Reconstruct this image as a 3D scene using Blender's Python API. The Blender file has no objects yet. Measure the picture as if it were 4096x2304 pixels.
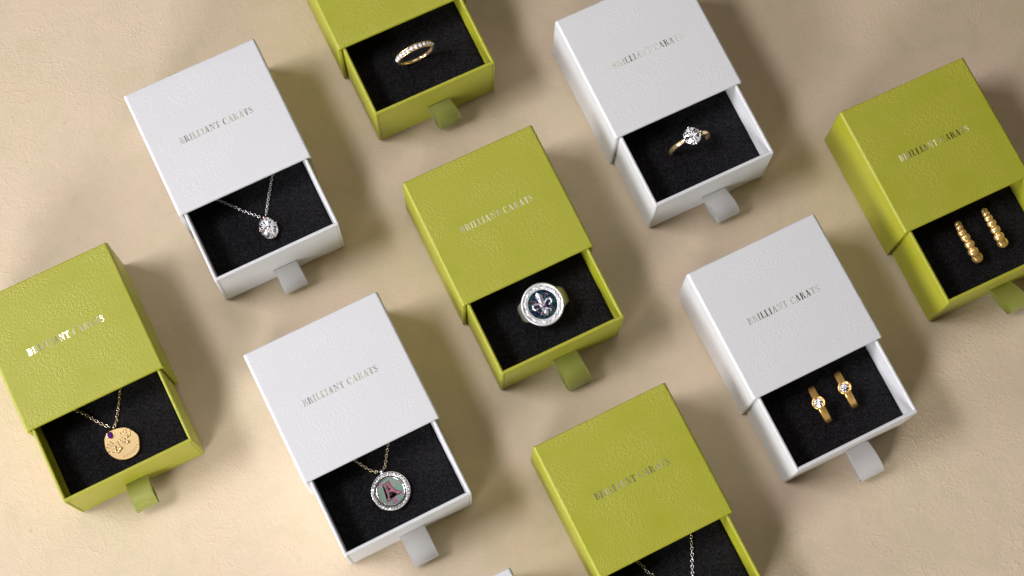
import bpy, bmesh, math, random
from math import sin, cos, pi, radians
from mathutils import Vector, Matrix
random.seed(7)
MM = 0.001
sc = bpy.context.scene
COL = sc.collection

# ------------------------------------------------------------------ camera, world, lamps, exposure
cam_d = bpy.data.cameras.new('camera')
cam = bpy.data.objects.new('camera', cam_d); COL.objects.link(cam)
TILT, ROLL, CH = 0.2544268, 0.0638953, 0.7145349
fw = Vector((0, sin(TILT), -cos(TILT))); rt = Vector((1, 0, 0)); up = rt.cross(fw)
r2 = rt * cos(ROLL) + up * sin(ROLL); u2 = -rt * sin(ROLL) + up * cos(ROLL)
m = Matrix((r2, u2, -fw)).transposed().to_4x4(); m.translation = Vector((0, 0, CH))
cam.matrix_world = m
cam_d.sensor_width = 36.0
cam_d.lens = 36.0 * 6880.57 / 4096
cam_d.shift_x = -3.27 / 4096; cam_d.shift_y = 1.99 / 4096
cam_d.clip_start = 0.01; cam_d.clip_end = 50
sc.camera = cam

W = bpy.data.worlds.new('World'); sc.world = W; W.use_nodes = True
wn = W.node_tree; wn.nodes.clear()
wo = wn.nodes.new('ShaderNodeOutputWorld'); bg = wn.nodes.new('ShaderNodeBackground')
tcw = wn.nodes.new('ShaderNodeTexCoord'); nz = wn.nodes.new('ShaderNodeTexNoise')
nz.inputs['Scale'].default_value = 2.6; nz.inputs['Detail'].default_value = 2.0
cr = wn.nodes.new('ShaderNodeValToRGB')
cr.color_ramp.elements[0].position = 0.42; cr.color_ramp.elements[0].color = (0.08, 0.055, 0.025, 1)
cr.color_ramp.elements[1].position = 0.60; cr.color_ramp.elements[1].color = (1.6, 1.25, 0.75, 1)
wn.links.new(tcw.outputs['Generated'], nz.inputs['Vector'])
wn.links.new(nz.outputs['Fac'], cr.inputs['Fac'])
wn.links.new(cr.outputs['Color'], bg.inputs['Color'])
bg.inputs['Strength'].default_value = 0.10
wn.links.new(bg.outputs[0], wo.inputs[0])

def area(name, loc, target, size, power, color, spread=180):
    d = bpy.data.lights.new(name, 'AREA'); d.shape = 'RECTANGLE'; d.size, d.size_y = size if isinstance(size, tuple) else (size, size); d.energy = power; d.color = color; d.spread = radians(spread)
    o = bpy.data.objects.new(name, d); COL.objects.link(o); o.location = loc
    o.rotation_euler = (Vector(target) - Vector(loc)).to_track_quat('-Z', 'Y').to_euler()
    return o
area('key_softbox', (-0.86, 0.10, 1.15), (-0.03, 0.12, 0), (0.56, 0.22), 2.15, (0.99, 0.97, 1.06), 76)
area('front_fill', (-0.52, -1.05, 0.52), (-0.05, 0.18, 0), 0.50, 5.6, (1.0, 0.99, 1.03), 100)
area('left_fill', (-1.90, -0.40, 0.84), (0, 0.18, 0), 0.80, 21.0, (1.0, 0.98, 1.02))
area('overhead_fill', (0.0, 0.62, 1.25), (0, 0.18, 0), 0.70, 2.3, (1.0, 0.93, 0.85))  # added lamp: reflects in flat metal and foil, lifts the shadows

sc.view_settings.view_transform = 'Standard'
sc.view_settings.look = 'None'
sc.view_settings.exposure = -0.16
sc.view_settings.gamma = 1.0
sc.view_settings.use_curve_mapping = False

# ------------------------------------------------------------------ materials
def new_mat(name):
    mt = bpy.data.materials.new(name); mt.use_nodes = True
    nt = mt.node_tree
    return mt, nt, nt.nodes['Principled BSDF']

def N(nt, kind, **kw):
    n = nt.nodes.new('ShaderNode' + kind)
    for k, v in kw.items():
        if k in n.inputs.keys() if hasattr(n.inputs, 'keys') else False:
            n.inputs[k].default_value = v
        else:
            setattr(n, k, v)
    return n

def ramp(nt, src, stops):
    r = nt.nodes.new('ShaderNodeValToRGB')
    e = r.color_ramp.elements
    while len(e) < len(stops): e.new(0.5)
    for i, (p, c) in enumerate(stops):
        e[i].position = p; e[i].color = (c[0], c[1], c[2], 1)
    nt.links.new(src, r.inputs['Fac'])
    return r.outputs['Color']

def leather(name, base, var, rough, seed, bump=1.0):
    mt, nt, p = new_mat(name)
    tc = N(nt, 'TexCoord'); mp = N(nt, 'Mapping'); mp.inputs['Location'].default_value = (seed, seed * .7, seed * .3)
    nt.links.new(tc.outputs['Object'], mp.inputs['Vector'])
    # warped coordinate for crease lines
    n1 = N(nt, 'TexNoise', Scale=420.0, Detail=2.0)
    nt.links.new(mp.outputs[0], n1.inputs['Vector'])
    mixv = N(nt, 'MixRGB', blend_type='LINEAR_LIGHT'); mixv.inputs['Fac'].default_value = 0.0016
    nt.links.new(mp.outputs[0], mixv.inputs['Color1']); nt.links.new(n1.outputs['Color'], mixv.inputs['Color2'])
    vo = N(nt, 'TexVoronoi', feature='DISTANCE_TO_EDGE'); vo.inputs['Scale'].default_value = 620
    nt.links.new(mixv.outputs[0], vo.inputs['Vector'])
    vr = N(nt, 'MapRange'); vr.inputs['From Max'].default_value = 0.22; vr.inputs['To Max'].default_value = 1.0
    nt.links.new(vo.outputs['Distance'], vr.inputs['Value'])
    n2 = N(nt, 'TexNoise', Scale=1100.0, Detail=3.0, Roughness=.6)
    nt.links.new(mp.outputs[0], n2.inputs['Vector'])
    n3 = N(nt, 'TexNoise', Scale=55.0, Detail=2.0)
    nt.links.new(mp.outputs[0], n3.inputs['Vector'])
    # creases fade in and out over the sheet
    mu = N(nt, 'Math', operation='MULTIPLY'); m3 = N(nt, 'MapRange'); m3.inputs['From Min'].default_value = .36; m3.inputs['From Max'].default_value = .62; m3.inputs['To Min'].default_value = .12; m3.inputs['To Max'].default_value = .9
    nt.links.new(n3.outputs['Fac'], m3.inputs['Value']); nt.links.new(vr.outputs[0], mu.inputs[0]); nt.links.new(m3.outputs[0], mu.inputs[1])
    ad = N(nt, 'Math', operation='ADD'); nt.links.new(mu.outputs[0], ad.inputs[0]); nt.links.new(n2.outputs['Fac'], ad.inputs[1])
    bp = N(nt, 'Bump'); bp.inputs['Strength'].default_value = 0.55 * bump; bp.inputs['Distance'].default_value = 0.00016
    nt.links.new(ad.outputs[0], bp.inputs['Height']); nt.links.new(bp.outputs[0], p.inputs['Normal'])
    cc = ramp(nt, n3.outputs['Fac'], [(0.3, base), (0.7, var)])
    nt.links.new(cc, p.inputs['Base Color'])
    p.inputs['Roughness'].default_value = rough
    p.inputs['Specular IOR Level'].default_value = 0.65
    return mt

GREENB = (0.365, 0.375, 0.014); GREENV = (0.41, 0.41, 0.036)
WHITEB = (0.685, 0.695, 0.70); WHITEV = (0.71, 0.715, 0.715)
M_green = leather('green_leatherette', GREENB, GREENV, 0.47, 0.0, 0.85)
M_white = leather('white_leatherette', WHITEB, WHITEV, 0.46, 0.3, 0.42)
M_green_smooth = leather('green_wrap_paper', GREENB, GREENV, 0.45, 0.5, 0.45)
M_white_smooth = leather('white_wrap_paper', WHITEB, WHITEV, 0.48, 0.8, 0.3)

def simple(name, color, rough=0.5, metal=0.0, spec=0.5, bumpscale=None, bumpstr=0.3, bumpdist=0.00005, var=0.0, coat=0.0):
    mt, nt, p = new_mat(name)
    tc = N(nt, 'TexCoord'); n = N(nt, 'TexNoise', Scale=float(bumpscale or 900), Detail=2.0)
    nt.links.new(tc.outputs['Object'], n.inputs['Vector'])
    lo = tuple(max(0, c * (1 - var)) for c in color); hi = tuple(min(1, c * (1 + var)) for c in color)
    nt.links.new(ramp(nt, n.outputs['Fac'], [(0.35, lo), (0.65, hi)]), p.inputs['Base Color'])
    if bumpscale:
        b = N(nt, 'Bump'); b.inputs['Strength'].default_value = bumpstr; b.inputs['Distance'].default_value = bumpdist
        nt.links.new(n.outputs['Fac'], b.inputs['Height']); nt.links.new(b.outputs[0], p.inputs['Normal'])
    p.inputs['Roughness'].default_value = rough; p.inputs['Metallic'].default_value = metal
    p.inputs['Specular IOR Level'].default_value = spec
    if coat: p.inputs['Coat Weight'].default_value = coat
    return mt

def foam_mat():
    mt, nt, p = new_mat('black_velvet_foam')
    tc = N(nt, 'TexCoord')
    n = N(nt, 'TexNoise', Scale=1500.0, Detail=3.0, Roughness=.7); nt.links.new(tc.outputs['Object'], n.inputs['Vector'])
    l = N(nt, 'TexNoise', Scale=120.0, Detail=2.0); nt.links.new(tc.outputs['Object'], l.inputs['Vector'])
    v = N(nt, 'TexVoronoi'); v.inputs['Scale'].default_value = 260; nt.links.new(tc.outputs['Object'], v.inputs['Vector'])
    c = ramp(nt, n.outputs['Fac'], [(0.40, (0.006, 0.0056, 0.0062)), (0.62, (0.023, 0.022, 0.025)), (0.80, (0.055, 0.053, 0.058))])
    lint = ramp(nt, v.outputs['Distance'], [(0.0, (0.35, 0.34, 0.33)), (0.045, (0, 0, 0))])
    gate = ramp(nt, l.outputs['Fac'], [(0.66, (0, 0, 0)), (0.70, (1, 1, 1))])
    mg = N(nt, 'MixRGB', blend_type='MULTIPLY'); mg.inputs['Fac'].default_value = 1
    nt.links.new(lint, mg.inputs['Color1']); nt.links.new(gate, mg.inputs['Color2'])
    a = N(nt, 'MixRGB', blend_type='ADD'); a.inputs['Fac'].default_value = 1
    nt.links.new(c, a.inputs['Color1']); nt.links.new(mg.outputs[0], a.inputs['Color2'])
    nt.links.new(a.outputs[0], p.inputs['Base Color'])
    b = N(nt, 'Bump'); b.inputs['Strength'].default_value = 0.8; b.inputs['Distance'].default_value = 0.0002
    nt.links.new(n.outputs['Fac'], b.inputs['Height']); nt.links.new(b.outputs[0], p.inputs['Normal'])
    p.inputs['Roughness'].default_value = 0.95; p.inputs['Specular IOR Level'].default_value = 0.08
    p.inputs['Sheen Weight'].default_value = 0.06; p.inputs['Sheen Roughness'].default_value = 0.4
    return mt
M_foam = foam_mat()

def table_mat():
    mt, nt, p = new_mat('beige_stucco')
    tc = N(nt, 'TexCoord')
    def noise(scale, detail=3.0, rough=.55, dist=0.0, src=None):
        n = N(nt, 'TexNoise', Scale=scale, Detail=detail, Roughness=rough, Distortion=dist)
        nt.links.new(src or tc.outputs['Object'], n.inputs['Vector']); return n
    big = noise(16.0, 3.0); mid = noise(75.0, 4.0, .6, .6); fine = noise(1100.0, 4.0, .75); pit = noise(330.0, 3.0, .65, 1.2)
    base = ramp(nt, big.outputs['Fac'], [(0.32, (0.670, 0.560, 0.385)), (0.5, (0.695, 0.570, 0.405)), (0.68, (0.720, 0.575, 0.425))])
    tint = ramp(nt, mid.outputs['Fac'], [(0.33, (0.90, 0.93, 0.86)), (0.5, (1.0, 1.0, 1.0)), (0.68, (1.03, 0.985, 0.985))])
    mu = N(nt, 'MixRGB', blend_type='MULTIPLY'); mu.inputs['Fac'].default_value = 0.6
    nt.links.new(base, mu.inputs['Color1']); nt.links.new(tint, mu.inputs['Color2'])
    # trowel arcs: wave bands bent by noise, patchy
    wv = N(nt, 'TexWave', wave_type='RINGS'); wv.inputs['Scale'].default_value = 34; wv.inputs['Distortion'].default_value = 14
    wv.inputs['Detail'].default_value = 3; wv.inputs['Detail Scale'].default_value = 1.6; wv.inputs['Detail Roughness'].default_value = .65
    nt.links.new(tc.outputs['Object'], wv.inputs['Vector'])
    wr = ramp(nt, wv.outputs['Fac'], [(0.0, (0, 0, 0)), (0.5, (.15, .15, .15)), (0.93, (.3, .3, .3)), (1.0, (1, 1, 1))])
    wm = N(nt, 'Math', operation='MULTIPLY'); nt.links.new(wr, wm.inputs[0])
    mr = N(nt, 'MapRange'); mr.inputs['From Min'].default_value = .45; mr.inputs['From Max'].default_value = .62
    nt.links.new(mid.outputs['Fac'], mr.inputs['Value']); nt.links.new(mr.outputs[0], wm.inputs[1])
    # small ochre flecks
    sp = N(nt, 'TexVoronoi'); sp.inputs['Scale'].default_value = 90; nt.links.new(tc.outputs['Object'], sp.inputs['Vector'])
    spm = ramp(nt, sp.outputs['Distance'], [(0.0, (1, 1, 1)), (0.10, (0, 0, 0))])
    gate = ramp(nt, noise(26.0, 1.0).outputs['Fac'], [(0.58, (0, 0, 0)), (0.64, (.45, .45, .45))])
    sg = N(nt, 'Math', operation='MULTIPLY'); nt.links.new(spm, sg.inputs[0]); nt.links.new(gate, sg.inputs[1])
    fl = N(nt, 'MixRGB', blend_type='MIX'); fl.inputs['Color2'].default_value = (0.42, 0.29, 0.07, 1)
    nt.links.new(sg.outputs[0], fl.inputs['Fac']); nt.links.new(mu.outputs[0], fl.inputs['Color1'])
    nt.links.new(fl.outputs[0], p.inputs['Base Color'])
    b1 = N(nt, 'Bump'); b1.inputs['Strength'].default_value = .55; b1.inputs['Distance'].default_value = 0.00022
    nt.links.new(fine.outputs['Fac'], b1.inputs['Height'])
    b2 = N(nt, 'Bump'); b2.inputs['Strength'].default_value = .4; b2.inputs['Distance'].default_value = 0.00025
    nt.links.new(pit.outputs['Fac'], b2.inputs['Height']); nt.links.new(b1.outputs[0], b2.inputs['Normal'])
    b3 = N(nt, 'Bump'); b3.inputs['Strength'].default_value = .35; b3.inputs['Distance'].default_value = 0.00022
    nt.links.new(wm.outputs[0], b3.inputs['Height']); nt.links.new(b2.outputs[0], b3.inputs['Normal'])
    # leathery creases, stronger in some patches
    wn1 = noise(300.0, 2.0); mv = N(nt, 'MixRGB', blend_type='LINEAR_LIGHT'); mv.inputs['Fac'].default_value = 0.003
    nt.links.new(tc.outputs['Object'], mv.inputs['Color1']); nt.links.new(wn1.outputs['Color'], mv.inputs['Color2'])
    cv = N(nt, 'TexVoronoi', feature='DISTANCE_TO_EDGE'); cv.inputs['Scale'].default_value = 420; nt.links.new(mv.outputs[0], cv.inputs['Vector'])
    cm = N(nt, 'MapRange'); cm.inputs['From Max'].default_value = .25; nt.links.new(cv.outputs['Distance'], cm.inputs['Value'])
    gm = N(nt, 'MapRange'); gm.inputs['From Min'].default_value = .38; gm.inputs['From Max'].default_value = .62; gm.inputs['To Min'].default_value = .15
    nt.links.new(noise(38.0, 2.0).outputs['Fac'], gm.inputs['Value'])
    cmul = N(nt, 'Math', operation='MULTIPLY'); nt.links.new(cm.outputs[0], cmul.inputs[0]); nt.links.new(gm.outputs[0], cmul.inputs[1])
    b4 = N(nt, 'Bump'); b4.inputs['Strength'].default_value = .27; b4.inputs['Distance'].default_value = 0.00022
    nt.links.new(cmul.outputs[0], b4.inputs['Height']); nt.links.new(b3.outputs[0], b4.inputs['Normal'])
    nt.links.new(b4.outputs[0], p.inputs['Normal'])
    p.inputs['Roughness'].default_value = 0.62; p.inputs['Specular IOR Level'].default_value = 0.25
    return mt
M_table = table_mat()

M_dark = simple('painted_slot_shade', (0.02, 0.022, 0.01), 0.9)  # dark colour painted as the shade inside the ribbon slot
M_card = simple('grey_board_core', (0.30, 0.29, 0.26), 0.9)
M_seam_g = simple('green_paper_seam', (0.10, 0.10, 0.004), 0.8)
M_seam_w = simple('white_paper_seam', (0.34, 0.33, 0.31), 0.8)
M_silver = simple('polished_silver', (0.86, 0.86, 0.87), 0.13, 1.0)
M_silver_satin = simple('satin_silver', (0.93, 0.93, 0.94), 0.30, 0.55, bumpscale=2500, bumpstr=.2)
M_black = simple('oxidised_black', (0.015, 0.015, 0.018), 0.5)
M_gold = simple('yellow_gold', (0.96, 0.72, 0.38), 0.16, 0.8)
M_gold_deep = simple('deep_yellow_gold', (1.0, 0.60, 0.18), 0.15, 0.7)
M_gold_bead = simple('bead_gold', (1.0, 0.66, 0.26), 0.15, 0.65)
M_champ = simple('satin_champagne_gold', (0.95, 0.68, 0.32), 0.36, 0.2, bumpscale=2500, bumpstr=.25)
M_champ_pol = simple('polished_champagne_gold', (1.0, 0.74, 0.42), 0.14, 1.0)
M_pale_gold = simple('pale_gold_chain', (0.88, 0.76, 0.58), 0.16, 1.0)
M_brass_chain = simple('aged_gold_chain', (0.86, 0.74, 0.50), 0.18, 1.0)
M_rose = simple('rose_gold', (0.85, 0.62, 0.52), 0.18, 1.0)
M_tan = simple('brushed_pale_brass', (0.60, 0.58, 0.42), 0.4, 0.5, bumpscale=3000, bumpstr=.3, var=.08)
M_engrave = simple('engraved_ink', (0.40, 0.27, 0.10), 0.6, 0.5)

def foil(name, color, rough):
    mt, nt, p = new_mat(name)
    tc = N(nt, 'TexCoord'); n = N(nt, 'TexNoise', Scale=900.0, Detail=2.0); nt.links.new(tc.outputs['Object'], n.inputs['Vector'])
    # bump waves shaped so the letters reflect bright and dark in turn
    sx = N(nt, 'SeparateXYZ'); nt.links.new(tc.outputs['Object'], sx.inputs[0])
    k = 2 * pi / 0.0168
    m1 = N(nt, 'Math', operation='MULTIPLY_ADD'); m1.inputs[1].default_value = k; m1.inputs[2].default_value = .0168 * k
    nt.links.new(sx.outputs['X'], m1.inputs[0])
    m2 = N(nt, 'Math', operation='SINE'); nt.links.new(m1.outputs[0], m2.inputs[0])
    b0 = N(nt, 'Bump'); b0.inputs['Strength'].default_value = 1.0; b0.inputs['Distance'].default_value = 0.13 / k
    nt.links.new(m2.outputs[0], b0.inputs['Height'])
    b = N(nt, 'Bump'); b.inputs['Strength'].default_value = .2; b.inputs['Distance'].default_value = 0.00006
    nt.links.new(b0.outputs[0], b.inputs['Normal'])
    nt.links.new(n.outputs['Fac'], b.inputs['Height']); nt.links.new(b.outputs[0], p.inputs['Normal'])
    nt.links.new(ramp(nt, n.outputs['Fac'], [(0, tuple(c * .9 for c in color)), (1, color)]), p.inputs['Base Color'])
    p.inputs['Metallic'].default_value = 1.0; p.inputs['Roughness'].default_value = rough
    return mt
M_foil_w = foil('silver_hot_foil', (0.52, 0.51, 0.46), 0.26)
M_foil_g = foil('champagne_hot_foil', (0.64, 0.62, 0.46), 0.25)

def nacre(name, stops, scale, rough=.22):
    mt, nt, p = new_mat(name)
    tc = N(nt, 'TexCoord'); n = N(nt, 'TexNoise', Scale=float(scale), Detail=2.5, Distortion=1.4); nt.links.new(tc.outputs['Object'], n.inputs['Vector'])
    nt.links.new(ramp(nt, n.outputs['Fac'], stops), p.inputs['Base Color'])
    p.inputs['Roughness'].default_value = rough; p.inputs['Metallic'].default_value = .35
    p.inputs['Coat Weight'].default_value = .6; p.inputs['Coat Roughness'].default_value = .08
    return mt
M_pearl = nacre('grey_mother_of_pearl', [(.28, (.12, .10, .09)), (.38, (.30, .20, .30)), (.46, (.42, .32, .40)), (.53, (.22, .40, .28)), (.60, (.26, .42, .38)), (.68, (.30, .24, .17)), (.80, (.45, .30, .45))], 130, .3)
M_abalone = nacre('dark_abalone', [(.30, (.01, .01, .03)), (.42, (.015, .02, .05)), (.50, (.01, .05, .06)), (.56, (.02, .13, .12)), (.61, (.08, .04, .02)), (.70, (.02, .02, .05))], 260)
M_pinkshell = nacre('pink_iridescent_shell', [(.30, (.30, .20, .32)), (.45, (.50, .34, .46)), (.55, (.45, .62, .66)), (.70, (.42, .28, .38))], 420, .18)
M_letter = nacre('pink_letter_inlay', [(.30, (.28, .16, .14)), (.48, (.40, .18, .22)), (.60, (.80, .22, .42)), (.75, (.70, .25, .40))], 120, .25)

def gem_glass(name, color, rough=0.0):
    mt, nt, p = new_mat(name)
    tc = N(nt, 'TexCoord'); n = N(nt, 'TexNoise', Scale=300.0); nt.links.new(tc.outputs['Object'], n.inputs['Vector'])
    nt.links.new(ramp(nt, n.outputs['Fac'], [(0, color), (1, color)]), p.inputs['Base Color'])
    p.inputs['Transmission Weight'].default_value = 1.0; p.inputs['IOR'].default_value = 2.2; p.inputs['Roughness'].default_value = rough
    return mt
def facet_mat(name, color, metal=1.0, rough=.06):
    return simple(name, color, rough, metal)
GEM = [facet_mat('diamond_facet', (0.97, 0.97, 0.98)), facet_mat('diamond_painted_fire_cool', (0.72, 0.84, 0.95)),
       facet_mat('diamond_painted_fire_warm', (0.95, 0.86, 0.70)), facet_mat('diamond_painted_dark', (0.20, 0.22, 0.27)),
       simple('diamond_painted_bright', (0.93, 0.93, 0.95), .25, 0.0, .8)]  # facet colours paint in the fire and the bright and dark reflections
PAVE = [GEM[4], GEM[0], GEM[4], GEM[1], GEM[4]]
AMETHYST = [simple('amethyst_facet', (0.17, 0.02, 0.42), .08, .55), simple('amethyst_painted_dark', (0.04, 0.0, 0.12), .08, .4),
            simple('amethyst_painted_light', (0.38, 0.10, 0.80), .1, .6)]  # darker and lighter copies put the stone's reflections into the colour

def ribbon_mat(name, col, light, weave):
    mt, nt, p = new_mat(name)
    tc = N(nt, 'TexCoord')
    w = N(nt, 'TexWave', wave_type='BANDS', bands_direction='X'); w.inputs['Scale'].default_value = 700
    w2 = N(nt, 'TexWave', wave_type='BANDS', bands_direction='Y'); w2.inputs['Scale'].default_value = 520
    for q in (w, w2): nt.links.new(tc.outputs['Object'], q.inputs['Vector']); q.inputs['Distortion'].default_value = .6
    mu = N(nt, 'Math', operation='MULTIPLY'); nt.links.new(w.outputs['Fac'], mu.inputs[0]); nt.links.new(w2.outputs['Fac'], mu.inputs[1])
    nt.links.new(ramp(nt, mu.outputs[0], [(0, col), (1, light)]), p.inputs['Base Color'])
    b = N(nt, 'Bump'); b.inputs['Strength'].default_value = weave; b.inputs['Distance'].default_value = 0.0001
    nt.links.new(mu.outputs[0], b.inputs['Height']); nt.links.new(b.outputs[0], p.inputs['Normal'])
    p.inputs['Roughness'].default_value = .38; p.inputs['Specular IOR Level'].default_value = 1.0
    p.inputs['Sheen Weight'].default_value = .7; p.inputs['Sheen Roughness'].default_value = .35
    return mt
M_rib_g = ribbon_mat('green_satin', (0.50, 0.54, 0.08), (0.78, 0.80, 0.36), .5)
M_rib_w = ribbon_mat('white_satin', (0.90, 0.90, 0.90), (0.93, 0.93, 0.93), .08)

# ------------------------------------------------------------------ mesh helpers (all lengths in mm)
def obj(name, bm, mats, parent=None, smooth=False, wn_=False, label=None):
    me = bpy.data.meshes.new(name)
    bmesh.ops.recalc_face_normals(bm, faces=bm.faces[:])
    for v in bm.verts: v.co *= MM
    bm.to_mesh(me); bm.free()
    for mt in (mats if isinstance(mats, (list, tuple)) else [mats]): me.materials.append(mt)
    if smooth:
        for f in me.polygons: f.use_smooth = True
    o = bpy.data.objects.new(name, me); COL.objects.link(o)
    if parent is not None: o.parent = parent
    if wn_:
        md = o.modifiers.new('normals', 'WEIGHTED_NORMAL'); md.weight = 80
    if label: o['label'] = label
    return o

def thing(name, label, cat, loc=(0, 0, 0), rz=0.0, group=None):
    o = bpy.data.objects.new(name, None); COL.objects.link(o)
    o.empty_display_size = .01
    o.location = loc; o.rotation_euler = (0, 0, rz)
    o['label'] = label; o['category'] = cat
    if group: o['group'] = group
    return o

def loft(bm, secs, closed_secs=False, caps=False, closed_ring=True):
    rings = [[bm.verts.new(p) for p in s] for s in secs]
    n = len(rings[0]); k = len(rings)
    for i in range(k if closed_secs else k - 1):
        a, b = rings[i], rings[(i + 1) % k]
        for j in range(n if closed_ring else n - 1):
            bm.faces.new((a[j], a[(j + 1) % n], b[(j + 1) % n], b[j]))
    if caps:
        bm.faces.new(rings[0]); bm.faces.new(rings[-1][::-1])
    return rings

def rrect(w, h, r, n=5, cx=0, cy=0):
    r = max(r, .02); pts = []
    for q, (sx, sy) in enumerate(((1, 1), (-1, 1), (-1, -1), (1, -1))):
        for i in range(n + 1):
            a = q * pi / 2 + i / n * pi / 2
            pts.append((cx + sx * (w / 2 - r) + r * cos(a), cy + sy * (h / 2 - r) + r * sin(a)))
    return pts

def box(bm, x0, x1, y0, y1, z0, z1, bev=0):
    vs = [bm.verts.new((x, y, z)) for z in (z0, z1) for x, y in ((x0, y0), (x1, y0), (x1, y1), (x0, y1))]
    fs = [(0, 1, 2, 3), (4, 5, 6, 7), (0, 1, 5, 4), (1, 2, 6, 5), (2, 3, 7, 6), (3, 0, 4, 7)]
    F = [bm.faces.new([vs[i] for i in f]) for f in fs]
    if bev:
        ed = list({e for f in F for e in f.edges})
        bmesh.ops.bevel(bm, geom=ed, offset=bev, segments=2, affect='EDGES', profile=.5)

def sphere(bm, c, r, sub=2, sc_=(1, 1, 1), rot=None):
    mt = Matrix.Translation(Vector(c)) @ (rot.to_4x4() if rot else Matrix.Identity(4)) @ Matrix.Diagonal((r * sc_[0], r * sc_[1], r * sc_[2], 1))
    return bmesh.ops.create_icosphere(bm, subdivisions=sub, radius=1.0, matrix=mt)['verts']

def tube(bm, pts, rad, n=8, closed=False):
    """swept tube; rad may be a list"""
    P = [Vector(p) for p in pts]; k = len(P); secs = []
    prev = None
    for i in range(k):
        if closed: t = (P[(i + 1) % k] - P[i - 1]).normalized()
        else: t = (P[min(i + 1, k - 1)] - P[max(i - 1, 0)]).normalized()
        if prev is None:
            a = Vector((0, 0, 1)) if abs(t.z) < .9 else Vector((1, 0, 0))
            nrm = (a - t * a.dot(t)).normalized()
        else:
            nrm = (prev - t * prev.dot(t)).normalized()
        prev = nrm; bn = t.cross(nrm); r = rad[i] if isinstance(rad, (list, tuple)) else rad
        secs.append([P[i] + (nrm * cos(q * 2 * pi / n) + bn * sin(q * 2 * pi / n)) * r for q in range(n)])
    loft(bm, secs, closed_secs=closed, caps=not closed)

def prism(bm, pts, z0, z1, mat=0, top_fn=None):
    """extruded outline; fan free: uses one ngon top and bottom"""
    b = [bm.verts.new((x, y, z0)) for x, y in pts]
    t = [bm.verts.new((x, y, z1 if top_fn is None else top_fn(x, y))) for x, y in pts]
    n = len(pts); F = [bm.faces.new(t), bm.faces.new(b[::-1])]
    for i in range(n): F.append(bm.faces.new((b[i], b[(i + 1) % n], t[(i + 1) % n], t[i])))
    for f in F: f.material_index = mat
    return F

def prism_tri(bm, pts, z0, z1, mat=0):
    F = prism(bm, pts, z0, z1, mat)
    bmesh.ops.triangulate(bm, faces=F[:2])

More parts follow.
